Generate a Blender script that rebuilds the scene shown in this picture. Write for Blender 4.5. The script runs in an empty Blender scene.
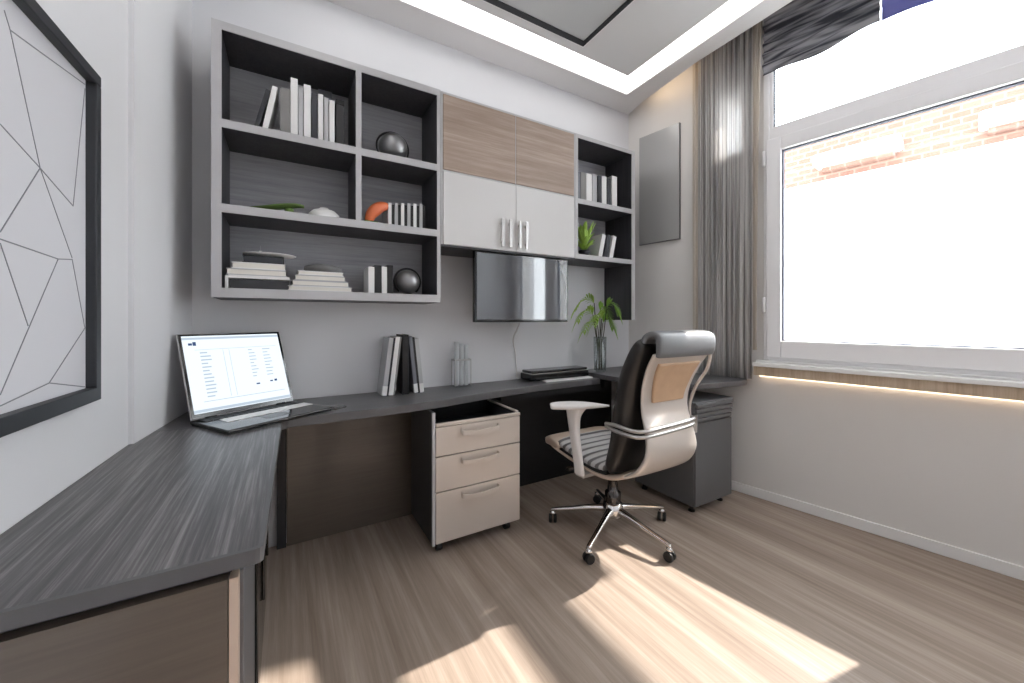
import bpy, bmesh, math, random
from mathutils import Vector, Matrix
random.seed(4)
PI = math.pi
sc = bpy.context.scene
COL = sc.collection

# ------------------------------------------------------------------ materials
def nt(name):
    m = bpy.data.materials.new(name); m.use_nodes = True
    n = m.node_tree; b = n.nodes['Principled BSDF']
    return m, n, b
def rgb(c):
    def l(v):
        v /= 255.0
        return v/12.92 if v <= .04045 else ((v+.055)/1.055)**2.4
    return (l(c[0]), l(c[1]), l(c[2]), 1)
def mat(name, c, rough=.5, metal=0, var=.04, scale=6, bump=0, coat=0, spec=.5):
    """plain procedural material: base colour with a faint noise variation"""
    m, n, b = nt(name)
    b.inputs['Roughness'].default_value = rough; b.inputs['Metallic'].default_value = metal
    b.inputs['Specular IOR Level'].default_value = spec
    b.inputs['Coat Weight'].default_value = coat
    tc = n.nodes.new('ShaderNodeTexCoord'); no = n.nodes.new('ShaderNodeTexNoise')
    no.inputs['Scale'].default_value = scale; no.inputs['Detail'].default_value = 3
    n.links.new(tc.outputs['Object'], no.inputs['Vector'])
    r = n.nodes.new('ShaderNodeValToRGB')
    c0 = rgb(c); 
    r.color_ramp.elements[0].color = tuple(v*(1-var) for v in c0[:3])+(1,)
    r.color_ramp.elements[1].color = tuple(min(1, v*(1+var)) for v in c0[:3])+(1,)
    n.links.new(no.outputs['Fac'], r.inputs['Fac']); n.links.new(r.outputs['Color'], b.inputs['Base Color'])
    if bump:
        n2 = n.nodes.new('ShaderNodeTexNoise'); n2.inputs['Scale'].default_value = scale*30
        n.links.new(tc.outputs['Object'], n2.inputs['Vector'])
        bp = n.nodes.new('ShaderNodeBump'); bp.inputs['Strength'].default_value = bump; bp.inputs['Distance'].default_value = .002
        n.links.new(n2.outputs['Fac'], bp.inputs['Height']); n.links.new(bp.outputs['Normal'], b.inputs['Normal'])
    return m
def wood(name, cols, grain=(1, 30, 30), rough=.4, rot=0, big=.35, coat=0, spec=.5, fine=.6):
    """streaky grain: noise stretched along one axis, two scales"""
    m, n, b = nt(name)
    b.inputs['Roughness'].default_value = rough; b.inputs['Coat Weight'].default_value = coat
    b.inputs['Specular IOR Level'].default_value = spec
    tc = n.nodes.new('ShaderNodeTexCoord'); mp = n.nodes.new('ShaderNodeMapping')
    mp.inputs['Rotation'].default_value = (0, 0, rot); mp.inputs['Scale'].default_value = grain
    mr = n.nodes.new('ShaderNodeMapping'); mr.inputs['Rotation'].default_value = (0, 0, rot)
    n.links.new(tc.outputs['Object'], mp.inputs['Vector'])
    a = n.nodes.new('ShaderNodeTexNoise'); a.inputs['Scale'].default_value = 3; a.inputs['Detail'].default_value = 6; a.inputs['Roughness'].default_value = .7
    c = n.nodes.new('ShaderNodeTexNoise'); c.inputs['Scale'].default_value = .55; c.inputs['Detail'].default_value = 3
    n.links.new(mp.outputs['Vector'], a.inputs['Vector']); n.links.new(mp.outputs['Vector'], c.inputs['Vector'])
    mx = n.nodes.new('ShaderNodeMix'); mx.inputs['Factor'].default_value = big
    n.links.new(a.outputs['Fac'], mx.inputs[2]); n.links.new(c.outputs['Fac'], mx.inputs[3])
    r = n.nodes.new('ShaderNodeValToRGB'); e = r.color_ramp.elements
    e[0].position = .5-.32*fine; e[1].position = .5+.32*fine
    e[0].color = rgb(cols[0]); e[1].color = rgb(cols[-1])
    if len(cols) == 3:
        k = e.new(.5); k.color = rgb(cols[1])
    n.links.new(mx.outputs[0], r.inputs['Fac']); n.links.new(r.outputs['Color'], b.inputs['Base Color'])
    return m
def emit(name, c, s):
    m = bpy.data.materials.new(name); m.use_nodes = True; n = m.node_tree
    for x in list(n.nodes):
        if x.type == 'BSDF_PRINCIPLED': n.nodes.remove(x)
    em = n.nodes.new('ShaderNodeEmission'); em.inputs['Color'].default_value = rgb(c); em.inputs['Strength'].default_value = s
    n.links.new(em.outputs[0], n.nodes['Material Output'].inputs['Surface'])
    return m
def thin_glass(name, tint=(250, 252, 252), gloss=.08):
    m = bpy.data.materials.new(name); m.use_nodes = True; n = m.node_tree
    n.nodes.remove(n.nodes['Principled BSDF'])
    t = n.nodes.new('ShaderNodeBsdfTransparent'); t.inputs['Color'].default_value = rgb(tint)
    g = n.nodes.new('ShaderNodeBsdfGlossy'); g.inputs['Roughness'].default_value = .02
    f = n.nodes.new('ShaderNodeLayerWeight'); f.inputs['Blend'].default_value = .25
    mm = n.nodes.new('ShaderNodeMath'); mm.operation = 'MULTIPLY_ADD'; mm.inputs[1].default_value = .5; mm.inputs[2].default_value = gloss
    n.links.new(f.outputs['Fresnel'], mm.inputs[0])
    x = n.nodes.new('ShaderNodeMixShader')
    n.links.new(mm.outputs[0], x.inputs[0]); n.links.new(t.outputs[0], x.inputs[1]); n.links.new(g.outputs[0], x.inputs[2])
    n.links.new(x.outputs[0], n.nodes['Material Output'].inputs['Surface'])
    return m
def fabric(name, c1, c2, axis_scale=(60, 0, 0), transl=.3, transp=.0, tcol=None):
    m, n, b = nt(name)
    b.inputs['Roughness'].default_value = .8
    tc = n.nodes.new('ShaderNodeTexCoord'); mp = n.nodes.new('ShaderNodeMapping'); mp.inputs['Scale'].default_value = axis_scale
    n.links.new(tc.outputs['Object'], mp.inputs['Vector'])
    no = n.nodes.new('ShaderNodeTexNoise'); no.inputs['Scale'].default_value = 1; no.inputs['Detail'].default_value = 2
    n.links.new(mp.outputs['Vector'], no.inputs['Vector'])
    r = n.nodes.new('ShaderNodeValToRGB'); r.color_ramp.elements[0].position = .4; r.color_ramp.elements[1].position = .6
    r.color_ramp.elements[0].color = rgb(c1); r.color_ramp.elements[1].color = rgb(c2)
    n.links.new(no.outputs['Fac'], r.inputs['Fac']); n.links.new(r.outputs['Color'], b.inputs['Base Color'])
    tr = n.nodes.new('ShaderNodeBsdfTranslucent'); n.links.new(r.outputs['Color'], tr.inputs['Color'])
    x = n.nodes.new('ShaderNodeMixShader'); x.inputs[0].default_value = transl
    n.links.new(b.outputs[0], x.inputs[1]); n.links.new(tr.outputs[0], x.inputs[2])
    t = n.nodes.new('ShaderNodeBsdfTransparent')
    y = n.nodes.new('ShaderNodeMixShader'); y.inputs[0].default_value = transp
    n.links.new(x.outputs[0], y.inputs[1]); n.links.new(t.outputs[0], y.inputs[2])
    n.links.new(y.outputs[0], n.nodes['Material Output'].inputs['Surface'])
    return m
def brick(name):
    m, n, b = nt(name); b.inputs['Roughness'].default_value = .9
    tc = n.nodes.new('ShaderNodeTexCoord'); mp = n.nodes.new('ShaderNodeMapping')
    mp.inputs['Rotation'].default_value = (PI/2, 0, 0)
    n.links.new(tc.outputs['Object'], mp.inputs['Vector'])
    k = n.nodes.new('ShaderNodeTexBrick'); k.inputs['Scale'].default_value = 2.2
    k.inputs['Color1'].default_value = rgb((104, 74, 62)); k.inputs['Color2'].default_value = rgb((112, 84, 72)); k.inputs['Mortar'].default_value = rgb((124, 104, 94))
    k.inputs['Mortar Size'].default_value = .025
    n.links.new(mp.outputs['Vector'], k.inputs['Vector']); n.links.new(k.outputs['Color'], b.inputs['Base Color'])
    return m

M = {}
M['wall'] = mat('wall_paint', (214, 214, 217), .75, var=.015, scale=2)
M['wallr'] = mat('wall_paint_warm', (220, 217, 214), .75, var=.015, scale=2)
M['ceil'] = mat('ceiling_paint', (226, 224, 224), .8, var=.01, scale=2)
M['tray'] = mat('ceiling_paint_tray', (222, 221, 221), .8, var=.01, scale=2)
M['white'] = mat('white_lacquer', (232, 231, 230), .35, var=.01)
M['pvc'] = mat('white_window_plastic', (236, 235, 236), .35, var=.01)
M['rubber'] = mat('dark_window_seal', (52, 56, 74), .6)
M['floor'] = wood('laminate_floor', ((112, 97, 86), (152, 137, 125), (186, 172, 160)), (15, .5, 1), .42, rot=math.radians(-3), big=.55, fine=.62, spec=.35)
M['desk'] = wood('desk_grain', ((44, 43, 46), (90, 88, 90), (150, 147, 147)), (42, 1.0, 1), .36, big=.28, fine=.62)
M['desk2'] = wood('desk_grain_back', ((78, 77, 79), (88, 87, 89), (98, 97, 98)), (.8, 20, 1), .34, big=.3)
M['deskedge'] = mat('desk_edge_band', (92, 92, 94), .4, var=.03)
M['panelb'] = wood('brown_grey_panel', ((86, 76, 68), (94, 84, 75), (102, 92, 82)), (1, 1, 30), .3, big=.2, spec=.8, coat=.3)
M['char'] = mat('charcoal_laminate', (52, 52, 55), .4, var=.06)
M['black'] = mat('black_laminate', (16, 17, 21), .45, var=.05)
M['gblack'] = mat('black_gloss', (14, 15, 17), .12, var=.03)
M['silver'] = mat('silver_laminate', (182, 181, 183), .4, var=.02)
M['shelfin'] = wood('dark_shelf_grain', ((40, 40, 45), (58, 58, 63), (72, 72, 77)), (30, 30, 1), .5, big=.3)
M['shelfbk'] = wood('shelf_back_grain', ((134, 134, 139), (158, 158, 163), (176, 176, 180)), (1, 1, 22), .5, big=.3)
M['oak'] = wood('taupe_oak_grain', ((126, 108, 96), (160, 141, 128), (196, 178, 165)), (1, 1, 24), .45, big=.35, fine=.9)
M['door'] = mat('pale_satin_door', (205, 203, 202), .32, var=.015)
M['draw'] = mat('champagne_drawer', (206, 196, 187), .33, metal=.25, var=.02)
M['steel'] = mat('brushed_steel', (190, 188, 186), .28, metal=.9, var=.03)
M['chrome'] = mat('chrome', (226, 224, 222), .1, metal=1, var=.01)
M['dchrome'] = mat('dark_chrome', (92, 90, 90), .2, metal=.9)
M['grey'] = mat('graphite_metal', (106, 107, 110), .36, metal=.3, var=.03)
M['leather'] = mat('black_leather', (34, 32, 31), .33, var=.1, scale=12, bump=.15, coat=.15)
M['leatherg'] = mat('grey_leather', (112, 113, 116), .38, var=.06, scale=12, bump=.1)
def channel(name, c1, c2, freq):
    m, n, b = nt(name); b.inputs['Roughness'].default_value = .3; b.inputs['Coat Weight'].default_value = .2
    tc = n.nodes.new('ShaderNodeTexCoord'); wv = n.nodes.new('ShaderNodeTexWave'); wv.bands_direction = 'Y'; wv.inputs['Scale'].default_value = freq; wv.inputs['Distortion'].default_value = .3
    n.links.new(tc.outputs['Object'], wv.inputs['Vector'])
    r = n.nodes.new('ShaderNodeValToRGB'); r.color_ramp.elements[0].position = .3; r.color_ramp.elements[1].position = .6
    r.color_ramp.elements[0].color = rgb(c1); r.color_ramp.elements[1].color = rgb(c2)
    n.links.new(wv.outputs['Fac'], r.inputs['Fac']); n.links.new(r.outputs['Color'], b.inputs['Base Color'])
    return m
M['seatl'] = channel('channelled_seat_leather', (104, 102, 102), (192, 190, 190), 6)
M['beige'] = mat('beige_shell', (202, 182, 166), .33, metal=.15, var=.03, coat=.15)
M['pale'] = mat('pale_shell', (208, 200, 193), .28, metal=.35, var=.02, coat=.15)
M['tan'] = mat('sunlit_leather_tan', (190, 158, 128), .6, var=.12, scale=20)  # tan stands in for sunlit leather seen through the shell opening
M['armw'] = mat('pale_grey_armrest', (228, 224, 222), .35, var=.02)
M['plast'] = mat('black_plastic', (24, 24, 26), .4)
M['art'] = mat('art_canvas', (206, 206, 211), .5, var=.02, scale=3)
M['artl'] = mat('art_line', (120, 122, 128), .6)
M['frame'] = mat('charcoal_picture_frame', (42, 45, 50), .5, var=.08, scale=20)
M['paper'] = mat('book_pages', (226, 222, 214), .8)
for k, c in dict(bw=(226, 225, 224), bl=(176, 176, 178), bg=(128, 126, 125), bd=(44, 46, 54), bb=(20, 20, 22), bs=(108, 110, 118)).items():
    M[k] = mat('book_cover_'+k, c, .45, var=.05)
M['green'] = mat('green_leaf', (124, 168, 62), .45, var=.25, scale=14)
M['green2'] = mat('lime_leaf', (158, 194, 84), .45, var=.2, scale=14)
M['greenc'] = mat('green_ceramic', (98, 124, 62), .5, var=.15)
M['orange'] = mat('orange_ceramic', (214, 110, 66), .4, var=.08)
M['stem'] = mat('dark_stem', (58, 58, 44), .6)
M['stone'] = mat('grey_stone', (112, 112, 112), .8, var=.25, scale=30)
M['dmetal'] = mat('dark_polished_metal', (150, 150, 152), .32, metal=.6, var=.1)
M['glassv'] = thin_glass('vase_glass', (246, 249, 249), .05)
M['frost'] = fabric('frosted_glass', (236, 238, 240), (244, 246, 247), (1, 1, 1), .5, .35)
M['glassw'] = thin_glass('window_glass', (250, 252, 253), .02)
M['smoke'] = mat('grey_gloss_wall_panel', (170, 169, 168), .3, metal=.25, var=.06, scale=2)
M['hatch'] = mat('satin_grey_ceiling_panel', (200, 202, 203), .25, var=.02)
M['sill'] = wood('light_sill_wood', ((168, 146, 122), (196, 176, 152), (214, 198, 178)), (20, 20, 1), .5)
M['curt'] = fabric('striped_grey_curtain', (168, 166, 165), (222, 220, 218), (90, 90, 0), .35, .18)
M['cream'] = fabric('cream_sheer', (214, 204, 192), (228, 220, 210), (40, 40, 0), .4, .2)
M['blind'] = fabric('dark_striped_blind', (62, 64, 72), (165, 165, 170), (3, 3, 42), .08, 0)
M['blindb'] = fabric('blue_violet_blind', (120, 122, 170), (180, 182, 212), (3, 3, 6), .35, 0)
M['led'] = emit('cove_led', (255, 253, 250), 2.0)
M['ledw'] = emit('warm_led', (255, 226, 190), 3.6)
M['ledsill'] = emit('warm_sill_led', (255, 226, 192), 1.6)
M['screen'] = emit('laptop_screen', (232, 242, 251), .56)
M['scrl'] = emit('screen_text_grey', (190, 204, 218), .5)
M['scrd'] = emit('screen_mark_navy', (70, 90, 130), .45)
M['render'] = mat('white_render', (232, 232, 232), .9)
M['brick'] = brick('pale_red_brick')
M['tvglass'] = mat('tv_screen', (58, 61, 67), .05, var=.02, coat=1, spec=1)
M['ground'] = mat('outdoor_paving', (205, 204, 200), .9)

# ------------------------------------------------------------------ helpers
def rootloc(p):
    v = Vector((0, 0, 0))
    while p is not None:
        v += p.location; p = p.parent
    return v
def finish(name, bm, m, parent=None, smooth=False, bevel=0, seg=2, origin=True):
    bmesh.ops.recalc_face_normals(bm, faces=bm.faces)
    me = bpy.data.meshes.new(name)
    if parent is not None: off = rootloc(parent)
    elif origin:
        xs = [v.co.x for v in bm.verts]; ys = [v.co.y for v in bm.verts]; zs = [v.co.z for v in bm.verts]
        off = Vector(((min(xs)+max(xs))/2, (min(ys)+max(ys))/2, min(zs)))
    else: off = Vector((0, 0, 0))
    for v in bm.verts: v.co -= off
    bm.to_mesh(me); bm.free()
    o = bpy.data.objects.new(name, me); COL.objects.link(o)
    if parent is not None: o.parent = parent
    else: o.location = off
    ms = m if isinstance(m, (list, tuple)) else [m]
    for q in ms: me.materials.append(q)
    if smooth:
        for p in me.polygons: p.use_smooth = True
    if bevel:
        b = o.modifiers.new('bevel', 'BEVEL'); b.width = bevel; b.segments = seg; b.limit_method = 'ANGLE'; b.angle_limit = math.radians(40)
        if not smooth:
            for p in me.polygons: p.use_smooth = True
            b.harden_normals = True
    return o
def box(bm, x0, x1, y0, y1, z0, z1, mi=0, T=None):
    vs = [bm.verts.new(p) for p in ((x0, y0, z0), (x1, y0, z0), (x1, y1, z0), (x0, y1, z0), (x0, y0, z1), (x1, y0, z1), (x1, y1, z1), (x0, y1, z1))]
    if T is not None:
        for v in vs: v.co = T @ v.co
    for f in ((0, 3, 2, 1), (4, 5, 6, 7), (0, 1, 5, 4), (1, 2, 6, 5), (2, 3, 7, 6), (3, 0, 4, 7)):
        bm.faces.new([vs[i] for i in f]).material_index = mi
def prism(bm, pts, z0, z1, T=None):
    a = [bm.verts.new((p[0], p[1], z0)) for p in pts]; b = [bm.verts.new((p[0], p[1], z1)) for p in pts]
    if T is not None:
        for v in a+b: v.co = T @ v.co
    n = len(pts); bm.faces.new(a[::-1]); bm.faces.new(b)
    for i in range(n): bm.faces.new((a[i], a[(i+1) % n], b[(i+1) % n], b[i]))
def rings(bm, R_, cap=True, closed=False):
    L = [[bm.verts.new(p) for p in r] for r in R_]
    n = len(L[0])
    for i in range(len(L)-1 if not closed else len(L)):
        A, B = L[i], L[(i+1) % len(L)]
        for j in range(n): bm.faces.new((A[j], A[(j+1) % n], B[(j+1) % n], B[j]))
    if cap and not closed: bm.faces.new(L[0][::-1]); bm.faces.new(L[-1])
def tube(bm, pts, r, seg=10):
    pts = [Vector(p) for p in pts]; R_ = []
    rr = r if isinstance(r, (list, tuple)) else [r]*len(pts)
    up = None
    for i, p in enumerate(pts):
        d = (pts[min(i+1, len(pts)-1)]-pts[max(i-1, 0)]).normalized()
        if up is None:
            up = Vector((0, 0, 1)) if abs(d.z) < .9 else Vector((1, 0, 0))
        s = d.cross(up).normalized(); up = s.cross(d).normalized()
        R_.append([p+s*math.cos(2*PI*k/seg)*rr[i]+up*math.sin(2*PI*k/seg)*rr[i] for k in range(seg)])
    rings(bm, R_)
def curve(ctrl, n=8):
    """Catmull-Rom through control points"""
    P = [Vector(c) for c in ctrl]; out = []
    for i in range(len(P)-1):
        a = P[max(i-1, 0)]; b = P[i]; c = P[i+1]; d = P[min(i+2, len(P)-1)]
        for k in range(n):
            t = k/n
            out.append(.5*((2*b)+(c-a)*t+(2*a-5*b+4*c-d)*t*t+(3*b-a-3*c+d)*t**3))
    out.append(P[-1]); return out
def lathe(bm, prof, c=(0, 0, 0), seg=24, T=None):
    R_ = []
    for r, z in prof:
        ring = [Vector((c[0]+max(r, 1e-4)*math.cos(2*PI*k/seg), c[1]+max(r, 1e-4)*math.sin(2*PI*k/seg), c[2]+z)) for k in range(seg)]
        if T is not None: ring = [T @ v for v in ring]
        R_.append(ring)
    rings(bm, R_)
def loft(bm, path, ws, ts, seg=20, e=3.0, xc=0.0, axis='x'):
    """solid band along a side profile (y,z): half width w across x, half thickness t"""
    R_ = []
    for i, p in enumerate(path):
        a = path[max(i-1, 0)]; b = path[min(i+1, len(path)-1)]
        d = Vector((0, b[0]-a[0], b[1]-a[1])).normalized(); nn = Vector((0, -d.z, d.y))
        w = ws[i]; t = ts[i]; ring = []
        for k in range(seg):
            th = 2*PI*k/seg; cx = math.cos(th); sx = math.sin(th)
            u = math.copysign(abs(cx)**(2/e), cx)*w; v = math.copysign(abs(sx)**(2/e), sx)*t
            ring.append(Vector((xc+u, p[0], p[1]))+nn*v)
        R_.append(ring)
    rings(bm, R_)
def interp(ctrl, n):
    """ctrl rows (y,z,w,t) -> dense smooth rows"""
    P = [Vector(c) for c in [tuple(c) for c in ctrl]]
    out = []
    for i in range(len(P)-1):
        a = P[max(i-1, 0)]; b = P[i]; c = P[i+1]; d = P[min(i+2, len(P)-1)]
        for k in range(n):
            t = k/n
            out.append([.5*((2*b[j])+(c[j]-a[j])*t+(2*a[j]-5*b[j]+4*c[j]-d[j])*t*t+(3*b[j]-a[j]-3*c[j]+d[j])*t**3) for j in range(4)])
    out.append(list(P[-1])); return out
def thing(name, label, cat, loc=(0, 0, 0), group=None):
    o = bpy.data.objects.new(name, None); COL.objects.link(o); o.location = loc; o.empty_display_size = .05
    o['label'] = label; o['category'] = cat
    if group: o['group'] = group
    return o
def tag(o, label, cat, group=None):
    o['label'] = label; o['category'] = cat
    if group: o['group'] = group
    return o
def struct(name, bm, m, parent=None, **k):
    o = finish(name, bm, m, parent, **k)
    if parent is None: o['kind'] = 'structure'
    return o
def B(*bxs):
    bm = bmesh.new()
    for b in bxs: box(bm, *b)
    return bm

# ------------------------------------------------------------------ camera
f_px = 385.0
th = math.atan(658/f_px)
cam = bpy.data.cameras.new('camera'); co = bpy.data.objects.new('camera', cam); COL.objects.link(co)
cam.sensor_width = 36; cam.sensor_fit = 'HORIZONTAL'; cam.lens = f_px*36/1024; cam.shift_y = -21.5/1024
cam.clip_start = .02
co.location = (0, 0, 1.2); co.rotation_euler = (PI/2, 0, th-PI/2)
sc.camera = co

# ------------------------------------------------------------------ room
YB = 2.40; YF = -1.2; ZC = 3.0
WA = math.radians(99.5757)                       # heading of the window wall
CR = Vector((2.590, 2.40, 0))
along = Vector((-math.cos(WA), -math.sin(WA), 0)) # from the far corner towards the camera
outw = Vector((math.sin(WA), -math.cos(WA), 0))
RWM = Matrix(((along.x, outw.x, 0, CR.x), (along.y, outw.y, 0, CR.y), (0, 0, 1, 0), (0, 0, 0, 1)))
RWrot = math.atan2(along.y, along.x)
SE = 3.66
def rw(s, n, z): return RWM @ Vector((s, n, z))
lw = [(-.397, 2.4), (-.473, 1.817), (-.497, 1.182), (-.579, -1.2)]
cr = rw(SE, 0, 0)
bm = bmesh.new()
prism(bm, [(lw[3][0]-.15, YF-.15), (cr.x+.6, YF-.15), (2.95, YB+.15), (-.6, YB+.15)], -.06, 0)
struct('floor', bm, M['floor'], origin=False)
bm = B((-.397, 2.59, YB, YB+.15, 0, 3.35)); struct('wall_back', bm, M['wall'])
bm = bmesh.new(); prism(bm, [(-.473, 1.817), (-.497, 1.182), (-.579, -1.2), (-.8, -1.2), (-.8, 1.817)], 0, 3.35); struct('wall_left', bm, M['wall'])
bm = bmesh.new(); prism(bm, [(-.397, 2.4), (-.458, 1.817), (-.8, 1.817), (-.8, 2.55), (-.397, 2.55)], 0, 3.35); struct('wall_left', bm, M['wall']).name = 'wall_left_recess'
bm = B((-.8, 3.6, YF-.15, YF, 0, 3.35)); struct('wall_front', bm, M['wall'])
# right wall, with openings: big window s 1.04-2.2 and 2.3-3.45, side pane s .74-.925
bm = bmesh.new()
for (s0, s1, z0, z1) in ((-.02, .735, 0, 3.35), (.735, .925, 0, 2.36), (.735, .925, 2.80, 3.35), (.925, 1.04, 0, 3.35),
                         (1.04, 3.45, 0, .93), (1.04, 3.45, 3.06, 3.35), (2.2, 2.3, .93, 3.06), (3.45, SE+.1, 0, 3.35)):
    box(bm, s0, s1, 0, .2, z0, z1, T=RWM)
struct('wall_right', bm, M['wallr'])
bm = bmesh.new()
prism(bm, [(.0, -.0), (SE, 0), (SE, -.014), (0, -.014)], 0, .062, T=RWM)
struct('baseboard_right', bm, M['white'], bevel=.003)
# ceiling: soffit ring, tray, curtain pocket
OX0, OX1, OX1b, OY0, OY1 = .02, 2.345, 2.27, -.7, 2.19
bm = bmesh.new()
def rx(y): return (2.575 if y > 2.39 else 0)
prism(bm, [(-.75, OY1), (2.53, OY1), (2.585, YB), (-.75, YB)], ZC, 3.35)
prism(bm, [(-.75, OY0), (OX0, OY0), (OX0, OY1), (-.75, OY1)], ZC, 3.35)
prism(bm, [(OX1b, OY0), (2.452, OY0), (2.462, 1.07), (2.47, 1.68), (2.53, OY1), (OX1, OY1)], ZC, 3.35)
prism(bm, [(-.75, YF), (2.45, YF), (2.452, OY0), (-.75, OY0)], ZC, 3.35)
prism(bm, [(2.43, YF), (3.6, YF), (3.0, YB), (2.5, YB)], 3.3, 3.36)
struct('ceiling', bm, M['ceil'], origin=False)
IX0, IX1, IX1b, IY0, IY1 = .19, 2.173, 2.10, -.53, 2.02
bm = bmesh.new(); prism(bm, [(OX0-.02, OY0-.02), (OX1b+.02, OY0-.02), (OX1+.02, OY1+.02), (OX0-.02, OY1+.02)], 3.16, 3.2)
prism(bm, [(IX0, IY0), (IX1b, IY0), (IX1, IY1), (IX0, IY1)], 3.0, 3.16)
struct('ceiling', bm, M['tray'], origin=False).name = 'ceiling_tray'
t = thing('cove_light', 'white recessed light band running around the central ceiling panel', 'ceiling light', (1.2, .7, 3.02))
g_ = .001
for q in ([(OX0+g_, IY1+g_), (IX1+g_, IY1+g_), (OX1-g_, OY1-g_), (OX0+g_, OY1-g_)], [(IX1+2*g_, IY1), (IX1b+2*g_, IY0), (OX1b-g_, OY0+g_), (OX1-g_, OY1-3*g_)],
          [(OX0+g_, IY0+g_), (IX0-g_, IY0+g_), (IX0-g_, IY1-g_), (OX0+g_, IY1-g_)], [(OX0+g_, OY0+g_), (OX1b-2*g_, OY0+g_), (IX1b, IY0-g_), (OX0+g_, IY0-g_)]):
    bm = bmesh.new(); prism(bm, q, 3.012, 3.03); finish('light_strip', bm, M['led'], t)
t = thing('ceiling_panel', 'black-framed grey square panel set in the centre of the ceiling', 'ceiling panel', (1.0, 1.3, 2.985))
x0, x1, y0, y1 = .45, 1.672, .78, 1.937
finish('panel_frame', B((x0, x1, y1-.036, y1, 2.986, 3.0), (x0, x1, y0, y0+.036, 2.986, 3.0), (x0, x0+.026, y0+.026, y1-.026, 2.986, 3.0), (x1-.026, x1, y0+.026, y1-.026, 2.986, 3.0)), M['frame'], t)
finish('panel', B((x0+.026, x1-.026, y0+.026, y1-.026, 2.993, 3.0)), M['hatch'], t)
finish('panel_rim', B((x0-.012, x1+.012, y1, y1+.012, 2.99, 3.0), (x1, x1+.012, y0, y1, 2.99, 3.0), (x0-.012, x0, y0, y1, 2.99, 3.0), (x0-.012, x1+.012, y0-.012, y0, 2.99, 3.0)), M['white'], t)
bm = bmesh.new(); prism(bm, [(2.481, 1.74), (2.524, 2.13), (2.530, 2.13), (2.487, 1.74)], 3.04, 3.07)
tag(finish('strip_light', bm, M['ledw']), 'warm light strip hidden above the ceiling edge beside the curtain', 'strip light')

# ------------------------------------------------------------------ window (local frame of the right wall: s along, n outwards)
def wroot(o, s=0, n=0, z=0):
    o.location = rw(s, n, z); o.rotation_euler = (0, 0, RWrot)
def LB(o_s, o_n, o_z, *bxs):
    """boxes given as s,n,z in wall coordinates, relative to a root at o_s,o_n,o_z"""
    bm = bmesh.new()
    for b in bxs: box(bm, b[0]-o_s, b[1]-o_s, b[2]-o_n, b[3]-o_n, b[4]-o_z, b[5]-o_z)
    return bm
def addto(root, name, bm, m, parent=None, **k):
    """bm is already in root-local coordinates"""
    o = finish(name, bm, m, None, origin=False, **k); o.parent = parent or root
    return o
def ring(s0, s1, z0, z1, w, n0, n1, wb=None):
    wb = wb or w
    return [(s0, s0+w, n0, n1, z0, z1), (s1-w, s1, n0, n1, z0, z1), (s0+w, s1-w, n0, n1, z0, z0+wb), (s0+w, s1-w, n0, n1, z1-w, z1)]
W1 = bpy.data.objects.new('window_1', None); COL.objects.link(W1); W1['kind'] = 'structure'; wroot(W1, 1.04, 0, .93)
a = (1.04, 0, .93)
for q, (s0, s1) in enumerate(((1.04, 2.2), (2.3, 3.45))):
    # outer frame, transom, lower sash, upper fixed light
    fr = addto(W1, 'window_frame', LB(*a, *ring(s0, s1, .93, 3.06, .032, -.012, .07), (s0+.032, s1-.032, -.012, .07, 2.36, 2.465)), M['pvc'], bevel=.004)
    sa = addto(W1, 'window_sash', LB(*a, *ring(s0+.02, s1-.02, .955, 2.388, .082, -.03, .05, .11)), M['pvc'], bevel=.006)
    addto(W1, 'window_sash', LB(*a, *ring(s0+.03, s1-.03, 2.452, 3.05, .022, 0, .05)), M['pvc'], bevel=.004)
    addto(W1, 'seal', LB(*a, *ring(s0+.10, s1-.10, 1.063, 2.308, .008, .0, .03)), M['rubber'])
    addto(W1, 'seal', LB(*a, *ring(s0+.051, s1-.051, 2.472, 3.03, .006, .01, .03)), M['rubber'])
    addto(W1, 'glass', LB(*a, (s0+.10, s1-.10, .022, .026, 1.06, 2.312)), M['glassw'])
    addto(W1, 'glass', LB(*a, (s0+.05, s1-.05, .022, .026, 2.47, 3.035)), M['glassw'])
addto(W1, 'window_frame', LB(*a, (2.2, 2.3, -.012, .07, .93, 3.06)), M['pvc'])
# hinges on the left jamb
for z in (1.25, 2.22):
    bm = bmesh.new(); lathe(bm, [(.009, 0), (.011, .01), (.011, .09), (.009, .1)], (1.045-a[0], -.024, z-a[2]), 10)
    addto(W1, 'hinge', bm, M['pvc'], smooth=True)
addto(W1, 'window_sill', LB(*a, (1.0, 3.5, -.10, .0, .895, .92), (1.0, 3.5, -.03, .0, .92, .932)), M['white'], bevel=.004)
addto(W1, 'sill_board', LB(*a, (1.0, 3.5, -.075, -.0, .835, .895)), M['sill'], bevel=.003)
o = addto(W1, 'window_sill', LB(*a, (1.0, 3.5, .0, .21, .905, .93)), M['white'])
S = thing('strip_light', 'warm light strip tucked under the wooden window sill', 'strip light'); wroot(S, 1.02, -.03, .83)
addto(S, 'light_strip', LB(1.02, -.03, .83, (1.02, 3.48, -.024, -.004, .823, .835)), M['ledsill'])
W2 = bpy.data.objects.new('window_2', None); COL.objects.link(W2); W2['kind'] = 'structure'; wroot(W2, .735, 0, 2.36)
addto(W2, 'window_frame', LB(.735, 0, 2.36, *ring(.735, .925, 2.36, 2.80, .02, .0, .06)), M['pvc'])
addto(W2, 'glass', LB(.735, 0, 2.36, (.75, .91, .03, .034, 2.375, 2.785)), M['glassw'])

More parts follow.
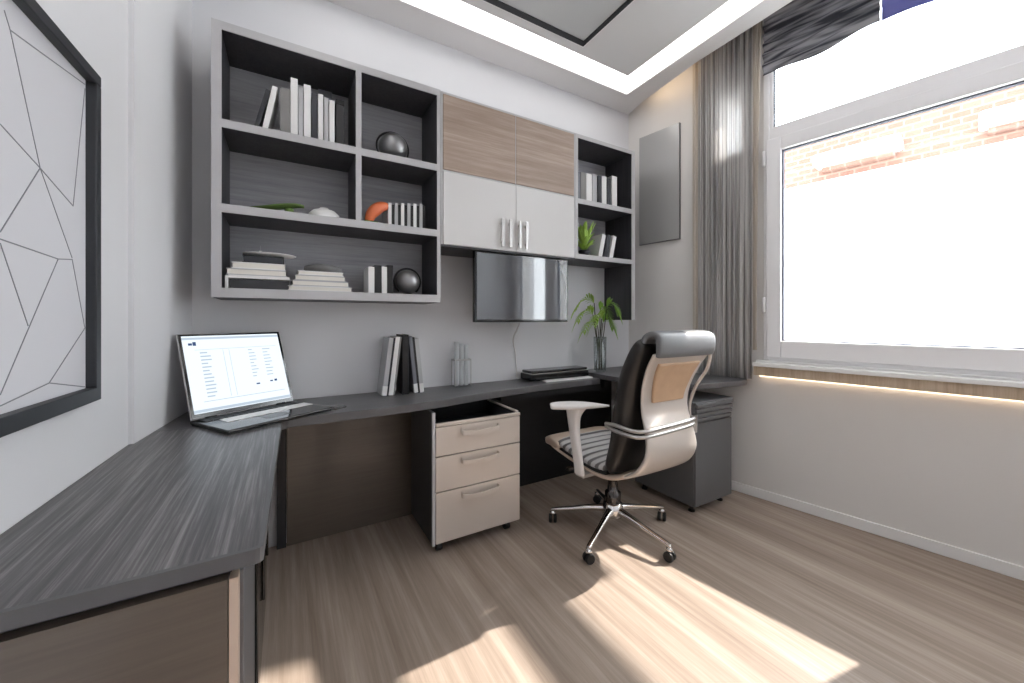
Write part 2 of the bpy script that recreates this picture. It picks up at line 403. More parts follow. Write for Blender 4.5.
# curtain: folded cloth hanging from the pocket down to the desk
def cloth(s0, s1, z0, z1, n0, amp, folds, th_=.002, ns=120, nz=12, taper=None, ph=0):
    bm = bmesh.new(); g = []
    for j in range(nz+1):
        z = z0+(z1-z0)*j/nz; row = []
        a0, a1 = (s0, s1) if taper is None else taper((z-z0)/(z1-z0))
        for i in range(ns+1):
            u = i/ns; s = a0+(a1-a0)*u
            w = math.sin(2*PI*folds*u+ph)+.35*math.sin(2*PI*folds*2.3*u+1+.8*math.sin(z*2))
            row.append(bm.verts.new((s, n0+amp*w*(.75+.25*math.sin(z*3+u*5)), z)))
        g.append(row)
    for j in range(nz):
        for i in range(ns): bm.faces.new((g[j][i], g[j][i+1], g[j+1][i+1], g[j+1][i]))
    return bm
def hang(name, label, cat, bmf, m, th_=.003):
    o = finish(name, bmf, m, None, smooth=True, origin=False)
    # move to a base at the cloth's own foot
    xs = [v.co.x for v in o.data.vertices]; ys = [v.co.y for v in o.data.vertices]; zs = [v.co.z for v in o.data.vertices]
    c = Vector(((min(xs)+max(xs))/2, (min(ys)+max(ys))/2, min(zs)))
    for v in o.data.vertices: v.co -= c
    o.location = RWM @ c; o.rotation_euler = (0, 0, RWrot)
    s = o.modifiers.new('thick', 'SOLIDIFY'); s.thickness = th_; s.offset = 0
    return tag(o, label, cat)
hang('curtain', 'grey striped long curtain hanging left of the large window', 'curtain', cloth(.63, .985, .803, 3.25, -.06, .015, 9.5), M['curt'])
hang('sheer_curtain', 'narrow cream sheer bunched between grey curtain and window frame', 'curtain',
     cloth(.93, 1.06, 1.0, 3.2, -.055, .008, 3, ns=40, taper=lambda u: (.992, 1.012+.03*u*u)), M['cream'])
hang('sheer_curtain', 'thin cream sheer strip hanging on the left side of the grey curtain', 'curtain',
     cloth(.585, .622, .9, 3.2, -.05, .008, 1.5, ns=24), M['cream'])
# gathered dark blind across the top of the window
def blind(s0, s1, z0a, z0b, z1, n0, rows, amp):
    bm = bmesh.new(); g = []; ns = 50; nz = rows*8
    for j in range(nz+1):
        v = j/nz; row = []
        for i in range(ns+1):
            u = i/ns; s = s0+(s1-s0)*u
            zb = z0a+(z0b-z0a)*u-.012*math.sin(PI*u)
            z = zb+(z1-zb)*v
            row.append(bm.verts.new((s, n0+amp*math.sin(v*rows*2*PI+1.2*math.sin(u*5)+u*2)-(1-v)*.02, z+.01*math.sin(u*9+v*6))))
        g.append(row)
    for j in range(nz):
        for i in range(ns): bm.faces.new((g[j][i], g[j][i+1], g[j+1][i+1], g[j+1][i]))
    return bm
hang('roman_blind', 'dark striped fabric blind gathered at the top of the window', 'blind', blind(1.06, 1.615, 2.79, 2.82, 3.27, -.07, 7, .014), M['blind'])
hang('roman_blind', 'blue-violet blind gathered at the window top, right of the dark striped one', 'blind', blind(1.62, 2.2, 2.82, 2.82, 3.27, -.06, 2, .010), M['blindb'])
# grey panel on the wall between cabinets and curtain
PN = thing('wall_panel', 'flat grey glossy rectangular panel on wall beside the curtain', 'wall panel'); wroot(PN, .115, -.022, 1.835)
addto(PN, 'panel_face', LB(.115, -.022, 1.835, (.119, .464, -.022, -.016, 1.839, 2.742)), M['smoke'])
addto(PN, 'panel_back', LB(.115, -.022, 1.835, (.115, .468, -.016, 0, 1.835, 2.746)), M['grey'])

# ------------------------------------------------------------------ picture on the left wall
Ld = Vector((-.473+.497, 1.817-1.182, 0)).normalized()
Ln = Vector((Ld.y, -Ld.x, 0))                    # into the room
Lo = Vector((-.497, 1.182, 0))
def lwp(d, n, z): return Lo+Ld*d+Ln*n+Vector((0, 0, z))
LM = Matrix(((Ld.x, Ln.x, 0, Lo.x), (Ld.y, Ln.y, 0, Lo.y), (0, 0, 1, 0), (0, 0, 0, 1)))
P0, P1, Z0, Z1 = -.80, .352, .975, 1.888
pr = thing('framed_picture', 'large framed white picture of thin grey crossing lines on left wall', 'picture', lwp((P0+P1)/2, 0, Z0))
w, d = .030, .030
bm = bmesh.new()
for b in ((P0, P1, 0, d, Z0, Z0+w+.008), (P0, P1, 0, d, Z1-w, Z1), (P0, P0+w, 0, d, Z0+w, Z1-w), (P1-w, P1, 0, d, Z0+w, Z1-w)): box(bm, *b, T=LM)
finish('picture_frame', bm, M['frame'], pr, bevel=.003)
bm = bmesh.new(); box(bm, P0+w, P1-w, 0, .008, Z0+w, Z1-w, T=LM); cv = finish('canvas', bm, M['art'], pr)
# thin drawn lines, on the canvas
fwd = Vector((math.cos(th), math.sin(th), 0)); rgt = Vector((math.sin(th), -math.cos(th), 0))
def dz(px, py):
    r = fwd+rgt*((px-512)/f_px)+Vector((0, 0, (320-py)/f_px)); o0 = Vector((0, 0, 1.2))
    q = Lo+Ln*.008; k = (q-o0).dot(Ln)/r.dot(Ln); p = o0+r*k
    return ((p-Lo).dot(Ld), p.z)
segs = [((4, 10), (10, 30)), ((10, 30), (40, 168)), ((10, 30), (90, 90)), ((0, 124), (40, 168)), ((40, 168), (73, 206)), ((73, 206), (91, 95)),
        ((40, 168), (0, 232)), ((40, 168), (72, 258)), ((0, 239), (58, 259)), ((58, 259), (72, 259.5)), ((72, 259), (88, 328)), ((0, 243), (28, 326)),
        ((58, 259), (0, 395)), ((88, 328), (49, 383)), ((49, 383), (0, 406)), ((49, 383), (90, 386))]
bm = bmesh.new()
def inside(p): return (max(P0+w+.004, min(P1-w-.004, p[0])), max(Z0+w+.012, min(Z1-w-.004, p[1])))
LS = [(inside(dz(*a_)), inside(dz(*b_))) for a_, b_ in segs]
LS += [((-.03, 1.52), (-.3, 1.85)), ((-.03, 1.35), (-.42, 1.3)), ((-.42, 1.3), (-.3, 1.85)), ((-.42, 1.3), (-.74, 1.6)), ((-.42, 1.3), (-.2, 1.03)), ((-.02, 1.1), (-.2, 1.03)), ((-.2, 1.03), (-.7, 1.05)), ((-.3, 1.85), (-.74, 1.6)), ((-.7, 1.05), (-.42, 1.3))]
for (a0, b0), (a1, b1) in LS:
    dx, dy = a1-a0, b1-b0; L_ = math.hypot(dx, dy)
    if L_ < .004: continue
    nx, ny = -dy/L_*.0013, dx/L_*.0013
    v = [bm.verts.new(LM @ Vector((p, nn, q))) for nn in (.0075, .0087) for p, q in ((a0+nx, b0+ny), (a1+nx, b1+ny), (a1-nx, b1-ny), (a0-nx, b0-ny))]
    for fc in ((0, 1, 2, 3), (7, 6, 5, 4), (0, 4, 5, 1), (1, 5, 6, 2), (2, 6, 7, 3), (3, 7, 4, 0)): bm.faces.new([v[i] for i in fc])
finish('line_drawing', bm, M['artl'], cv)

# ------------------------------------------------------------------ worktop and cabinets
DT, DB = .77, .73
wt = thing('corner_worktop', 'long dark grey wood-grain desk top running around the corner', 'desk', (-.25, 1.4, DB))
bm = bmesh.new(); prism(bm, [(-.507, .876), (-.055, .876), (-.049, .879), (-.047, .887), (-.028, 1.90), (-.30, 1.96), (-.452, 1.975), (-.472, 1.817), (-.495, 1.182)], .743, DT)
finish('worktop', bm, M['desk'], wt)
bm = bmesh.new(); prism(bm, [(-.506, .866), (-.052, .866), (-.044, .868), (-.038, .876), (-.018, 1.905), (-.028, 1.90), (-.047, .887), (-.049, .879), (-.055, .876), (-.506, .876)], .742, DT)
finish('edge_band', bm, M['deskedge'], wt)
def arc(cx, cy, r, a0, a1, n): return [(cx+r*math.cos(a0+(a1-a0)*i/n), cy+r*math.sin(a0+(a1-a0)*i/n)) for i in range(n+1)]
fr_ = [(-.018, 1.905), (.0, 1.93), (.03, 1.938), (.50, 1.945), (.70, 1.97), (.97, 2.03), (1.20, 2.07), (1.45, 2.10), (1.989, 2.115), (1.989, 2.398)]
bm = bmesh.new(); prism(bm, [(-.028, 1.90)]+fr_+[(-.396, 2.398), (-.451, 1.975), (-.30, 1.96)], DB, DT)
finish('worktop', bm, M['desk2'], wt, bevel=.004)
fr2 = [tuple(p)[:2] for p in curve([(1.99, 2.06, 0), (2.01, 1.85, 0), (2.08, 1.62, 0), (2.20, 1.50, 0), (2.42, 1.455, 0), (2.62, 1.43, 0), (2.705, 1.455, 0), (2.738, 1.51, 0)], 5)]
bm = bmesh.new(); prism(bm, fr2+[(2.587, 2.398), (1.99, 2.398)], .765, .80)
w2 = thing('side_worktop', 'dark grey rounded desk top end under the curtain by the window wall', 'desk', (2.35, 1.95, .765))
finish('worktop', bm, M['desk2'], w2, bevel=.004)
finish('support', B((2.02, 2.06, 2.10, 2.36, .70, .765)), M['black'], w2)

# left cabinet under the near run of the worktop
lc = thing('desk_cabinet', 'long low grey-brown cabinet under the left run of the worktop', 'cabinet', (-.27, 1.4, 0))
bm = bmesh.new(); prism(bm, [(-.45, .90), (-.09, .90), (-.09, 1.89), (-.43, 1.89)], .06, .736); finish('body', bm, M['char'], lc)
finish('end_panel', B((-.50, -.094, .875, .90, .0, .722)), M['panelb'], lc)
finish('corner_post', B((-.092, -.078, .875, .905, .0, .722)), M['beige'], lc)
finish('plinth', B((-.46, -.11, .92, 1.94, 0, .06)), M['black'], lc)
for k, (y0, y1) in enumerate(((.91, 1.25), (1.255, 1.60), (1.605, 1.885))):
    dr = finish('door', B((-.090, -.072, y0, y1, .065, .715)), M['grey'] if k == 0 else M['gblack'], lc, bevel=.002)
    finish('handle', B((-.072, -.064, y1-.05, y1-.035, .25, .60)), M['gblack'], dr, bevel=.003)
# rear panel in the knee hole
rp = thing('back_panel', 'brown-grey flat panel closing the knee hole left of the pedestal', 'panel', (.3, 2.37, 0))
finish('board', B((.0, .70, 2.365, 2.39, 0, .73)), M['panelb'], rp)
finish('side_strip', B((-.045, -.002, 2.355, 2.39, 0, .73)), M['char'], rp)
rp = thing('back_panel', 'black flat panel behind the office chair under the desk', 'panel', (1.7, 2.37, 0))
finish('board', B((1.10, 2.35, 2.365, 2.39, 0, .73)), M['black'], rp)
finish('rail', B((1.16, 2.0, 2.12, 2.16, .69, .73), (1.16, 1.2, 2.16, 2.365, .69, .73)), M['black'], rp)

# champagne drawer pedestal
pd = thing('drawer_pedestal', 'wheeled three-drawer pedestal with champagne fronts under desk', 'pedestal', (.89, 2.07, 0))
X0, X1, Y0, Y1 = .635, 1.150, 1.890, 2.26
finish('side_panel', B((X0, X0+.018, Y0, Y1, .06, .728)), M['char'], pd)
finish('front_edge', B((X0-.001, X0+.014, Y0-.012, Y0, .055, .728)), M['silver'], pd)
finish('side_panel', B((X1-.018, X1, Y0, Y1, .06, .672)), M['char'], pd)
finish('body', B((X0+.018, X1-.018, Y0, Y1, .06, .60), (X0+.018, X1-.018, Y1-.015, Y1, .60, .70)), M['black'], pd)
finish('top_rim', B((X0+.018, X1+.002, Y0-.016, Y0+.004, .655, .672), (X1-.02, X1+.002, Y0+.004, Y1, .672, .680), (X0+.018, X1, Y1-.018, Y1+.001, .70, .712)), M['draw'], pd, bevel=.003)
for z0, z1 in ((.505, .652), (.325, .500), (.062, .320)):
    dw = finish('drawer', B((X0+.016, X1-.002, Y0-.016, Y0-.001, z0, z1)), M['draw'], pd, bevel=.003)
    bm = bmesh.new(); hz = z1-.038
    pts = curve([(X0+.155, Y0-.016, hz+.010), (X0+.160, Y0-.038, hz), (X0+.26, Y0-.046, hz-.006), (X0+.36, Y0-.038, hz), (X0+.365, Y0-.016, hz+.010)], 5)
    R_ = [[p+Vector((0, -.004, -.011)), p+Vector((0, .004, -.011)), p+Vector((0, .004, .011)), p+Vector((0, -.004, .011))] for p in pts]
    rings(bm, R_); finish('handle', bm, M['draw'], dw)
for cx, cy in ((X0+.05, Y0+.04), (X1-.06, Y0+.04), (X0+.05, Y1-.05), (X1-.06, Y1-.05)):
    c_ = bmesh.new(); box(c_, cx-.012, cx+.012, cy-.015, cy+.015, .036, .06); T = Matrix.Translation((cx-.016, cy, .022)) @ Matrix.Rotation(PI/2, 4, 'Y')
    lathe(c_, [(.001, 0), (.020, .001), (.022, .006), (.022, .026), (.020, .031), (.001, .032)], seg=16, T=T)
    finish('caster', c_, M['plast'], pd)
# grey cabinet at the right end
rc = thing('file_cabinet', 'graphite grey cabinet with grooved top front under right desk end', 'cabinet', (2.35, 1.7, 0))
X0, X1, Y0, Y1 = 2.158, 2.545, 1.480, 1.94
finish('body', B((X0, X1, Y0, Y1, .045, .680)), M['grey'], rc, bevel=.004)
finish('door', B((X0+.002, X1-.002, Y0-.014, Y0-.001, .05, .560)), M['grey'], rc, bevel=.003)
for i in range(4): finish('drawer', B((X0+.002, X1-.002, Y0-.016-.004*i, Y0-.001, .566+i*.030, .592+i*.030)), M['grey'], rc, bevel=.006)
finish('top', B((X0-.003, X1+.003, Y0-.02, Y1, .680, .692)), M['grey'], rc, bevel=.003)
for cx, cy in ((X0+.04, Y0+.04), (X1-.05, Y0+.04), (X0+.04, Y1-.05), (X1-.05, Y1-.05)):
    c_ = bmesh.new(); lathe(c_, [(.02, 0), (.02, .008), (.012, .012), (.012, .045)], (cx, cy, 0), 14); finish('foot', c_, M['plast'], rc)

# ------------------------------------------------------------------ wall shelf (left unit)
FY = 2.10; BY = 2.399
sh = thing('wall_shelf', 'large grey-edged open wall shelf with dark compartments above the laptop', 'shelf', (.24, 2.25, 1.30))
sx0, sx1, sz0, sz1 = -.283, .757, 1.300, 2.512
T_ = .036
def panel(name, x0, x1, y0, y1, z0, z1, root, inner=M['shelfin']):
    o = finish(name, B((x0, x1, y0+.006, y1, z0, z1)), inner, root)
    return o
def edges(root, lst):
    for (x0, x1, z0, z1) in lst: finish('edge_trim', B((x0, x1, FY, FY+.006, z0, z1)), M['silver'], root)
panel('side_panel', sx0, sx0+T_, FY, BY, sz0, sz1, sh); panel('side_panel', sx1-.020, sx1, FY, BY, sz0, sz1, sh)
panel('top_panel', sx0+T_, sx1-.020, FY, BY, sz1-T_, sz1, sh); panel('bottom_panel', sx0+T_, sx1-.020, FY, BY, sz0, sz0+.042, sh)
finish('back_board', B((sx0+T_, sx1-.020, BY-.012, BY, sz0+.042, sz1-T_)), M['shelfbk'], sh)
panel('shelf_board', sx0+T_, sx1-.020, FY, BY-.012, 2.048, 2.084, sh); panel('shelf_board', sx0+T_, sx1-.020, FY, BY-.012, 1.674, 1.712, sh)
panel('divider', .305, .332, FY, BY-.012, 1.712, 2.048, sh); panel('divider', .305, .332, FY, BY-.012, 2.084, sz1-T_, sh)
edges(sh, [(sx0, sx0+T_, sz0, sz1), (sx1-.020, sx1, sz0, sz1), (sx0+T_, sx1-.02, sz1-T_, sz1), (sx0+T_, sx1-.02, sz0, sz0+.042),
           (sx0+T_, sx1-.02, 2.048, 2.084), (sx0+T_, sx1-.02, 1.674, 1.712), (.305, .332, 1.712, 2.048), (.305, .332, 2.084, sz1-T_)])
# closed cabinet
cb = thing('wall_cabinet', 'wall cabinet with two taupe wood doors above two pale doors', 'cabinet', (1.25, 2.25, 1.63))
finish('carcass', B((.760, 1.737, FY+.02, BY, 1.632, 2.508)), M['silver'], cb)
finish('face_frame', B((.760, .770, FY, FY+.02, 1.632, 2.508), (1.729, 1.737, FY, FY+.02, 1.632, 2.508), (.770, 1.729, FY, FY+.02, 2.496, 2.508), (.770, 1.729, FY, FY+.02, 2.052, 2.062)), M['silver'], cb)
finish('bottom_edge', B((.760, 1.737, FY-.002, BY, 1.622, 1.632)), M['char'], cb)
for x0, x1 in ((.772, 1.252), (1.257, 1.727)):
    finish('wood_door', B((x0, x1, FY-.004, FY+.018, 2.064, 2.494)), M['oak'], cb, bevel=.0015)
for k, (x0, x1) in enumerate(((.772, 1.2525), (1.2565, 1.727))):
    if k == 0: finish('face_frame', B((1.2528, 1.2562, FY-.003, FY+.018, 1.634, 2.494)), M['silver'], cb)
    dd = finish('pale_door', B((x0, x1, FY-.006, FY+.018, 1.634, 2.050)), M['door'], cb, bevel=.0015)
    hx = (1.150, 1.205) if k == 0 else (1.275, 1.325)
    for x in hx:
        bm = bmesh.new(); box(bm, x-.010, x+.010, FY-.030, FY-.022, 1.652, 1.825)
        box(bm, x-.006, x+.006, FY-.022, FY-.006, 1.675, 1.690); box(bm, x-.006, x+.006, FY-.022, FY-.006, 1.79, 1.805)
        finish('handle', bm, M['steel'], dd, bevel=.002)
# right open unit
ru = thing('wall_shelf', 'narrow open shelf unit with two dark compartments in far corner', 'shelf', (2.04, 2.25, 1.2))
rx0, rx1 = 1.740, 2.336
panel('side_panel', rx0, rx0+.026, FY, BY, 1.632, 2.508, ru); panel('side_panel', rx1-.034, rx1, FY, BY, 1.200, 2.508, ru)
panel('top_panel', rx0+.026, rx1-.034, FY, BY, 2.482, 2.508, ru); panel('bottom_panel', rx0+.026, rx1-.034, FY, BY, 1.632, 1.665, ru)
panel('shelf_board', rx0+.026, rx1-.034, FY, BY-.012, 2.022, 2.056, ru)
finish('back_board', B((rx0+.026, rx1-.034, BY-.012, BY, 1.665, 2.482)), M['shelfbk'], ru)
edges(ru, [(rx0, rx0+.026, 1.632, 2.508), (rx1-.034, rx1, 1.200, 2.508), (rx0+.026, rx1-.034, 2.482, 2.508), (rx0+.026, rx1-.034, 1.632, 1.665), (rx0+.026, rx1-.034, 2.022, 2.056)])

# ------------------------------------------------------------------ television
tv = thing('television', 'black flat television on a wall arm below the closed cabinet doors', 'television', (1.33, 2.25, 1.188))
finish('casing', B((.978, 1.688, 2.116, 2.150, 1.186, 1.620)), M['gblack'], tv, bevel=.004)
finish('screen', B((.990, 1.676, 2.1115, 2.116, 1.203, 1.610)), M['tvglass'], tv)
finish('rear_housing', B((1.02, 1.65, 2.150, 2.185, 1.22, 1.56)), M['plast'], tv, bevel=.006)
finish('wall_mount', B((1.25, 1.42, 2.185, 2.375, 1.36, 1.42), (1.22, 1.45, 2.375, 2.3995, 1.30, 1.48)), M['plast'], tv)
bm = bmesh.new(); tube(bm, curve([(1.35, 2.17, 1.215), (1.365, 2.26, 1.14), (1.39, 2.36, 1.06), (1.43, 2.392, .95), (1.44, 2.39, .78)], 6), .004, 8)
tag(finish('power_cable', bm, M['white'], smooth=True), 'thin white cable hanging from under the television down the wall', 'cable')

# ------------------------------------------------------------------ books
NB = dict(bw='white', bl='light grey', bg='taupe grey', bd='dark blue-grey', bb='black', bs='slate grey')
def book(x, w, h, d, yf, z, cover, label, lean=0, group=None, name='book'):
    """upright book, spine facing the room; lean in degrees about its lower corner"""
    r = thing(name, label, 'book', (x, yf, z), group)
    t = min(.003, w*.2)
    bm = B((0, t, .001, d, 0, h), (w-t, w, .001, d, 0, h), (0, w, 0, t, 0, h))
    c = finish('cover', bm, M[cover], None, origin=False); c.parent = r
    p = finish('pages', B((t, w-t, t, d-.004, .003, h-.004)), M['paper'], None, origin=False); p.parent = r
    r.rotation_euler = (0, math.radians(lean), 0)
    if lean > 0: r.location.z += w*math.sin(math.radians(lean))     # leaning right: pivots on its right lower corner
    return r
def flat(x0, x1, y0, y1, z, h, cover, label, group=None, rot=0):
    r = thing('book', label, 'book', ((x0+x1)/2, (y0+y1)/2, z), group)
    a_, b_ = (x1-x0)/2, (y1-y0)/2; t = min(.004, h*.2)
    c = finish('cover', B((-a_, a_, -b_, b_, 0, t), (-a_, a_, -b_, b_, h-t, h), (-a_, a_, b_-t, b_, t, h-t)), M[cover], None, origin=False); c.parent = r
    p = finish('pages', B((-a_+.004, a_-.004, -b_+.003, b_-t, t, h-t)), M['paper'] if cover != 'bb' else M['bd'], None, origin=False); p.parent = r
    r.rotation_euler = (0, 0, math.radians(rot))
    return r
g1 = 'books in the top left shelf compartment'; z = 2.0845
yf = 2.135
book(-.132, .018, .20, .17, yf, z, 'bd', 'dark book leaning against the row, leftmost in the top shelf compartment', 14, g1)
book(-.099, .022, .215, .17, yf-.01, z, 'bw', 'white book tilted rightwards at left end of the top shelf row', 11, g1)
for x, w, h, c, l in ((-.003+.02, .040, .245, 'bg', 'thick taupe grey book just left of the tallest white book, top shelf'),
                      (.060, .030, .305, 'bw', 'tallest white book in the top shelf row'),
                      (.093, .020, .270, 'bl', 'slim light grey book right of the tallest white book, top shelf'),
                      (.116, .030, .290, 'bw', 'wide white book left of the blue-grey one, top shelf'),
                      (.150, .026, .255, 'bd', 'dark blue-grey upright book in the middle of the top shelf row'),
                      (.179, .022, .262, 'bw', 'white book immediately right of the dark blue-grey one, top shelf'),
                      (.205, .020, .252, 'bl', 'second last pale book at right of the top shelf row'),
                      (.229, .024, .245, 'bw', 'last white book at right end of the top shelf row')):
    book(x-.044, w, h-.022, .17, yf, z, c, l, 0, g1)
t = thing('storage_box', 'black glossy box standing right of the books in top compartment', 'box', (.237, 2.25, z))
finish('body', B((.219, .256, 2.16, 2.33, z, z+.225)), M['char'], t, bevel=.002)
finish('lid', B((.2175, .2575, 2.1585, 2.3315, z+.225, z+.250)), M['black'], t, bevel=.002)
t = thing('file_folder', 'tall dark grey board standing behind the top shelf books', 'folder', (.18, 2.345, z))
finish('cover', B((.15, .215, 2.34, 2.352, z, z+.375)), M['bs'], t, bevel=.002)
finish('spine', B((.147, .15, 2.338, 2.354, z, z+.375)), M['grey'], t)
def sphere_prof(r, n=14): return [(r*math.sin(PI*i/n), r-r*math.cos(PI*i/n)) for i in range(n+1)]
def orb(cx, cy, z, r, label, ring_r):
    t = thing('orb_ornament', label, 'ornament', (cx, cy, z))
    bm = bmesh.new(); lathe(bm, [(.03, 0), (.032, .006), (.012, .014)], (cx, cy, z), 20); finish('base', bm, M['black'], t, smooth=True)
    bm = bmesh.new(); lathe(bm, sphere_prof(r), (cx, cy, z+.012), 28); finish('ball', bm, M['dmetal'], t, smooth=True)
    bm = bmesh.new(); tube(bm, [(cx+ring_r*math.cos(a_), cy+.008, z+.012+r+ring_r*math.sin(a_)) for a_ in [(-50+280*i/36)*PI/180 for i in range(37)]], .0055, 8)
    finish('ring', bm, M['black'], t, smooth=True)
orb(.520, 2.22, 2.0845, .078, 'dark metal orb with ring on the upper right compartment', .088)
# middle row
z = 1.7125
t = thing('leaf_dish', 'low green leaf-shaped dish on the middle shelf', 'dish', (-.03, 2.17, z))
bm = bmesh.new()
R_ = []
for i in range(17):
    u = i/16; w = .05*math.sin(PI*u)**.7+.002; zz = z+.004+.045*math.sin(PI*min(1, u*.62+.0))*u
    R_.append([Vector((-.16+.235*u, 2.17+w*math.cos(a_), zz+.004*math.sin(a_)+(.010*math.cos(a_)**2))) for a_ in [2*PI*k/12 for k in range(12)]])
rings(bm, R_); finish('leaf', bm, M['greenc'], t, smooth=True)
bm = bmesh.new(); lathe(bm, [(.03, 0), (.03, .006), (.02, .014), (.02, .03)], (.01, 2.17, z), 16); finish('foot', bm, M['greenc'], t, smooth=True)
t = thing('bowl', 'small white domed bowl lying upturned right of green dish', 'bowl', (.14, 2.19, z))
bm = bmesh.new(); lathe(bm, [(.072, 0), (.075, .006), (.070, .026), (.052, .044), (.026, .053), (.001, .055)], (.165, 2.19, z), 28); finish('bowl_body', bm, M['white'], t, smooth=True)
bm = bmesh.new(); lathe(bm, [(.02, .052), (.022, .056), (.020, .060), (.001, .060)], (.165, 2.19, z), 20); finish('foot_ring', bm, M['white'], t, smooth=True)
t = thing('curved_ornament', 'orange curved ceramic arch ornament left of the small magazines', 'ornament', (.43, 2.2, z))
bm = bmesh.new()
pts = curve([(.375, 2.16, z+.012), (.395, 2.16, z+.06), (.435, 2.165, z+.098), (.478, 2.17, z+.112)], 8)
tube(bm, pts, [.018+.014*math.sin(PI*i/(len(pts)-1)) for i in range(len(pts))], 14); finish('arch', bm, M['orange'], t, smooth=True)
finish('plinth', B((.352, .42, 2.13, 2.20, z, z+.012)), M['greenc'], t, bevel=.002)
g2 = 'thin books in the middle right compartment'
nm = ['first dark-edged slim book beside the orange ornament, middle shelf', 'second slim book from the orange ornament, middle shelf', 'third slim book from the orange ornament, middle shelf',
      'fourth slim book from the orange ornament, middle shelf', 'fifth slim book from the orange ornament, middle shelf', 'slim pale book at the right end of the middle shelf row']
for i in range(6):
    book(.478+i*.0345, .017, .128+.004*i, .14, 2.15, z, 'bl' if i % 2 else 'bw', nm[i]+', pale spine', 0, g2)
    r = book(.4958+i*.0345, .0155, .120+.004*i, .14, 2.152, z, 'bb', 'narrow black book '+['left end', 'second', 'third', 'fourth', 'fifth', 'last'][i]+' of the black ones between pale spines, middle shelf', 0, g2)
# bottom row
z = 1.3425
g3 = 'flat books stacked at left of the bottom shelf'
t = thing('document_tray', 'white tray with dark slot at the foot of left book stack', 'tray', (-.10, 2.22, z))
finish('tray_shell', B((-.238, -.226, 2.13, 2.33, z, z+.058), (-.226, .012, 2.13, 2.33, z+.048, z+.062), (-.226, .012, 2.315, 2.33, z, z+.048)), M['bw'], t)
finish('drawer', B((-.222, .010, 2.135, 2.314, z+.001, z+.044)), M['char'], t)
flat(-.235, .000, 2.135, 2.325, z+.0625, .030, 'bl', 'light grey book lying on the white tray, bottom shelf', g3)
flat(-.215, -.005, 2.14, 2.32, z+.093, .030, 'bw', 'white book lying under the black one in the left stack', g3)
flat(-.175, -.012, 2.145, 2.31, z+.1235, .034, 'bb', 'black thick book on top of the left stack, bottom shelf', g3)
t = thing('serving_plate', 'thin white oval plate resting on the left book stack', 'plate', (-.06, 2.23, z+.158))
bm = bmesh.new(); lathe(bm, [(.03, 0), (.05, .002), (.095, .014), (.098, .017), (.092, .016), (.05, .006), (.001, .005)], (-.07, 2.23, z+.158), 32)
for v in bm.verts: v.co.x = -.07+(v.co.x+.07)*1.15
finish('plate_body', bm, M['white'], t, smooth=True)
finish('plate_rim', B((-.078, -.062, 2.222, 2.238, z+.1625, z+.1665)), M['white'], t)
t = thing('tea_light', 'tiny white candle standing on the oval plate', 'candle', (-.12, 2.21, z+.165))
bm = bmesh.new(); lathe(bm, [(.007, 0), (.007, .022), (.005, .025)], (-.11, 2.22, z+.1665), 14); finish('wax', bm, M['white'], t, smooth=True)
bm = bmesh.new(); lathe(bm, [(.0015, .025), (.002, .045), (.0005, .05)], (-.11, 2.22, z+.1665), 8); finish('wick', bm, M['bl'], t, smooth=True)
g4 = 'flat books stacked in the middle of the bottom shelf'
flat(0.005, .292, 2.13, 2.32, z, .024, 'bw', 'white book at the foot of the middle stack, bottom shelf', g4, 0)
flat(0.020, .275, 2.135, 2.32, z+.0245, .027, 'bl', 'light grey book second from the bottom of the middle stack', g4, 1)
flat(0.035, .262, 2.14, 2.32, z+.052, .027, 'bl', 'light grey book just under the topmost book of the middle stack', g4, -1)
flat(0.045, .250, 2.14, 2.31, z+.0795, .020, 'bw', 'slim white book directly under the grey stone, middle stack', g4, 1)
bm = bmesh.new(); lathe(bm, [(.075, 0), (.088, .012), (.084, .030), (.05, .040), (.001, .042)], (.163, 2.225, z+.100), 20)
for v in bm.verts: v.co.x += random.uniform(-.003, .003); v.co.z += random.uniform(0, .003)
tag(finish('stone_slab', bm, M['stone'], smooth=True), 'rough flat grey stone on top of the middle book stack', 'stone')
g5 = 'upright books in the bottom shelf'
for x, w, h, c, l in ((.345, .030, .140, 'bw', 'white upright book left of others in the bottom shelf'), (.3765, .036, .150, 'bb', 'black upright book between two white ones, bottom shelf'),
                      (.414, .026, .145, 'bw', 'white upright book between two black ones, bottom shelf'), (.4415, .030, .155, 'bb', 'black upright book nearest the lower orb, bottom shelf'), ):
    book(x+.028, w, h, .15, 2.14, z, c, l, 0, g5)
orb(.600, 2.21, z, .066, 'dark metal orb with ring at right end of the bottom shelf', .075)
# right unit
z = 2.0565; g6 = 'books in the top compartment of the corner shelf'
for i, (x, w, h, c, l) in enumerate(((1.790, .036, .21, 'bs', 'slate grey book at left end of the corner shelf row'), (1.828, .034, .215, 'bg', 'taupe book second from left on the corner shelf'),
                      (1.866, .040, .215, 'bw', 'white book third from left on the corner shelf'), (1.908, .034, .225, 'bl', 'light grey book in the middle of the corner shelf row'),
                      (1.950, .026, .22, 'bd', 'dark book right of the middle on the corner shelf'), (1.978, .034, .225, 'bw', 'white book between two dark ones on the corner shelf'),
                      (2.018, .026, .22, 'bd', 'dark book second from right on the corner shelf'), (2.052, .040, .245, 'bw', 'tallest white book at right end of the corner shelf row'))):
    book(1.775+(x-1.79)*1.36, w*1.32, h-.005, .16, 2.14, z, c, l, 0, g6)
z = 1.6655; g7 = 'leaning books in the lower compartment of the corner shelf'
for x, c, l in ((1.995, 'bw', 'white leaning book beside the leafy plant, lower corner shelf'), (2.050, 'bd', 'dark leaning book between two white ones, lower corner shelf'), (2.105, 'bw', 'white leaning book at right, lower corner shelf')):
    book(x, .036, .175, .14, 2.14, z, c, l, 13, g7)

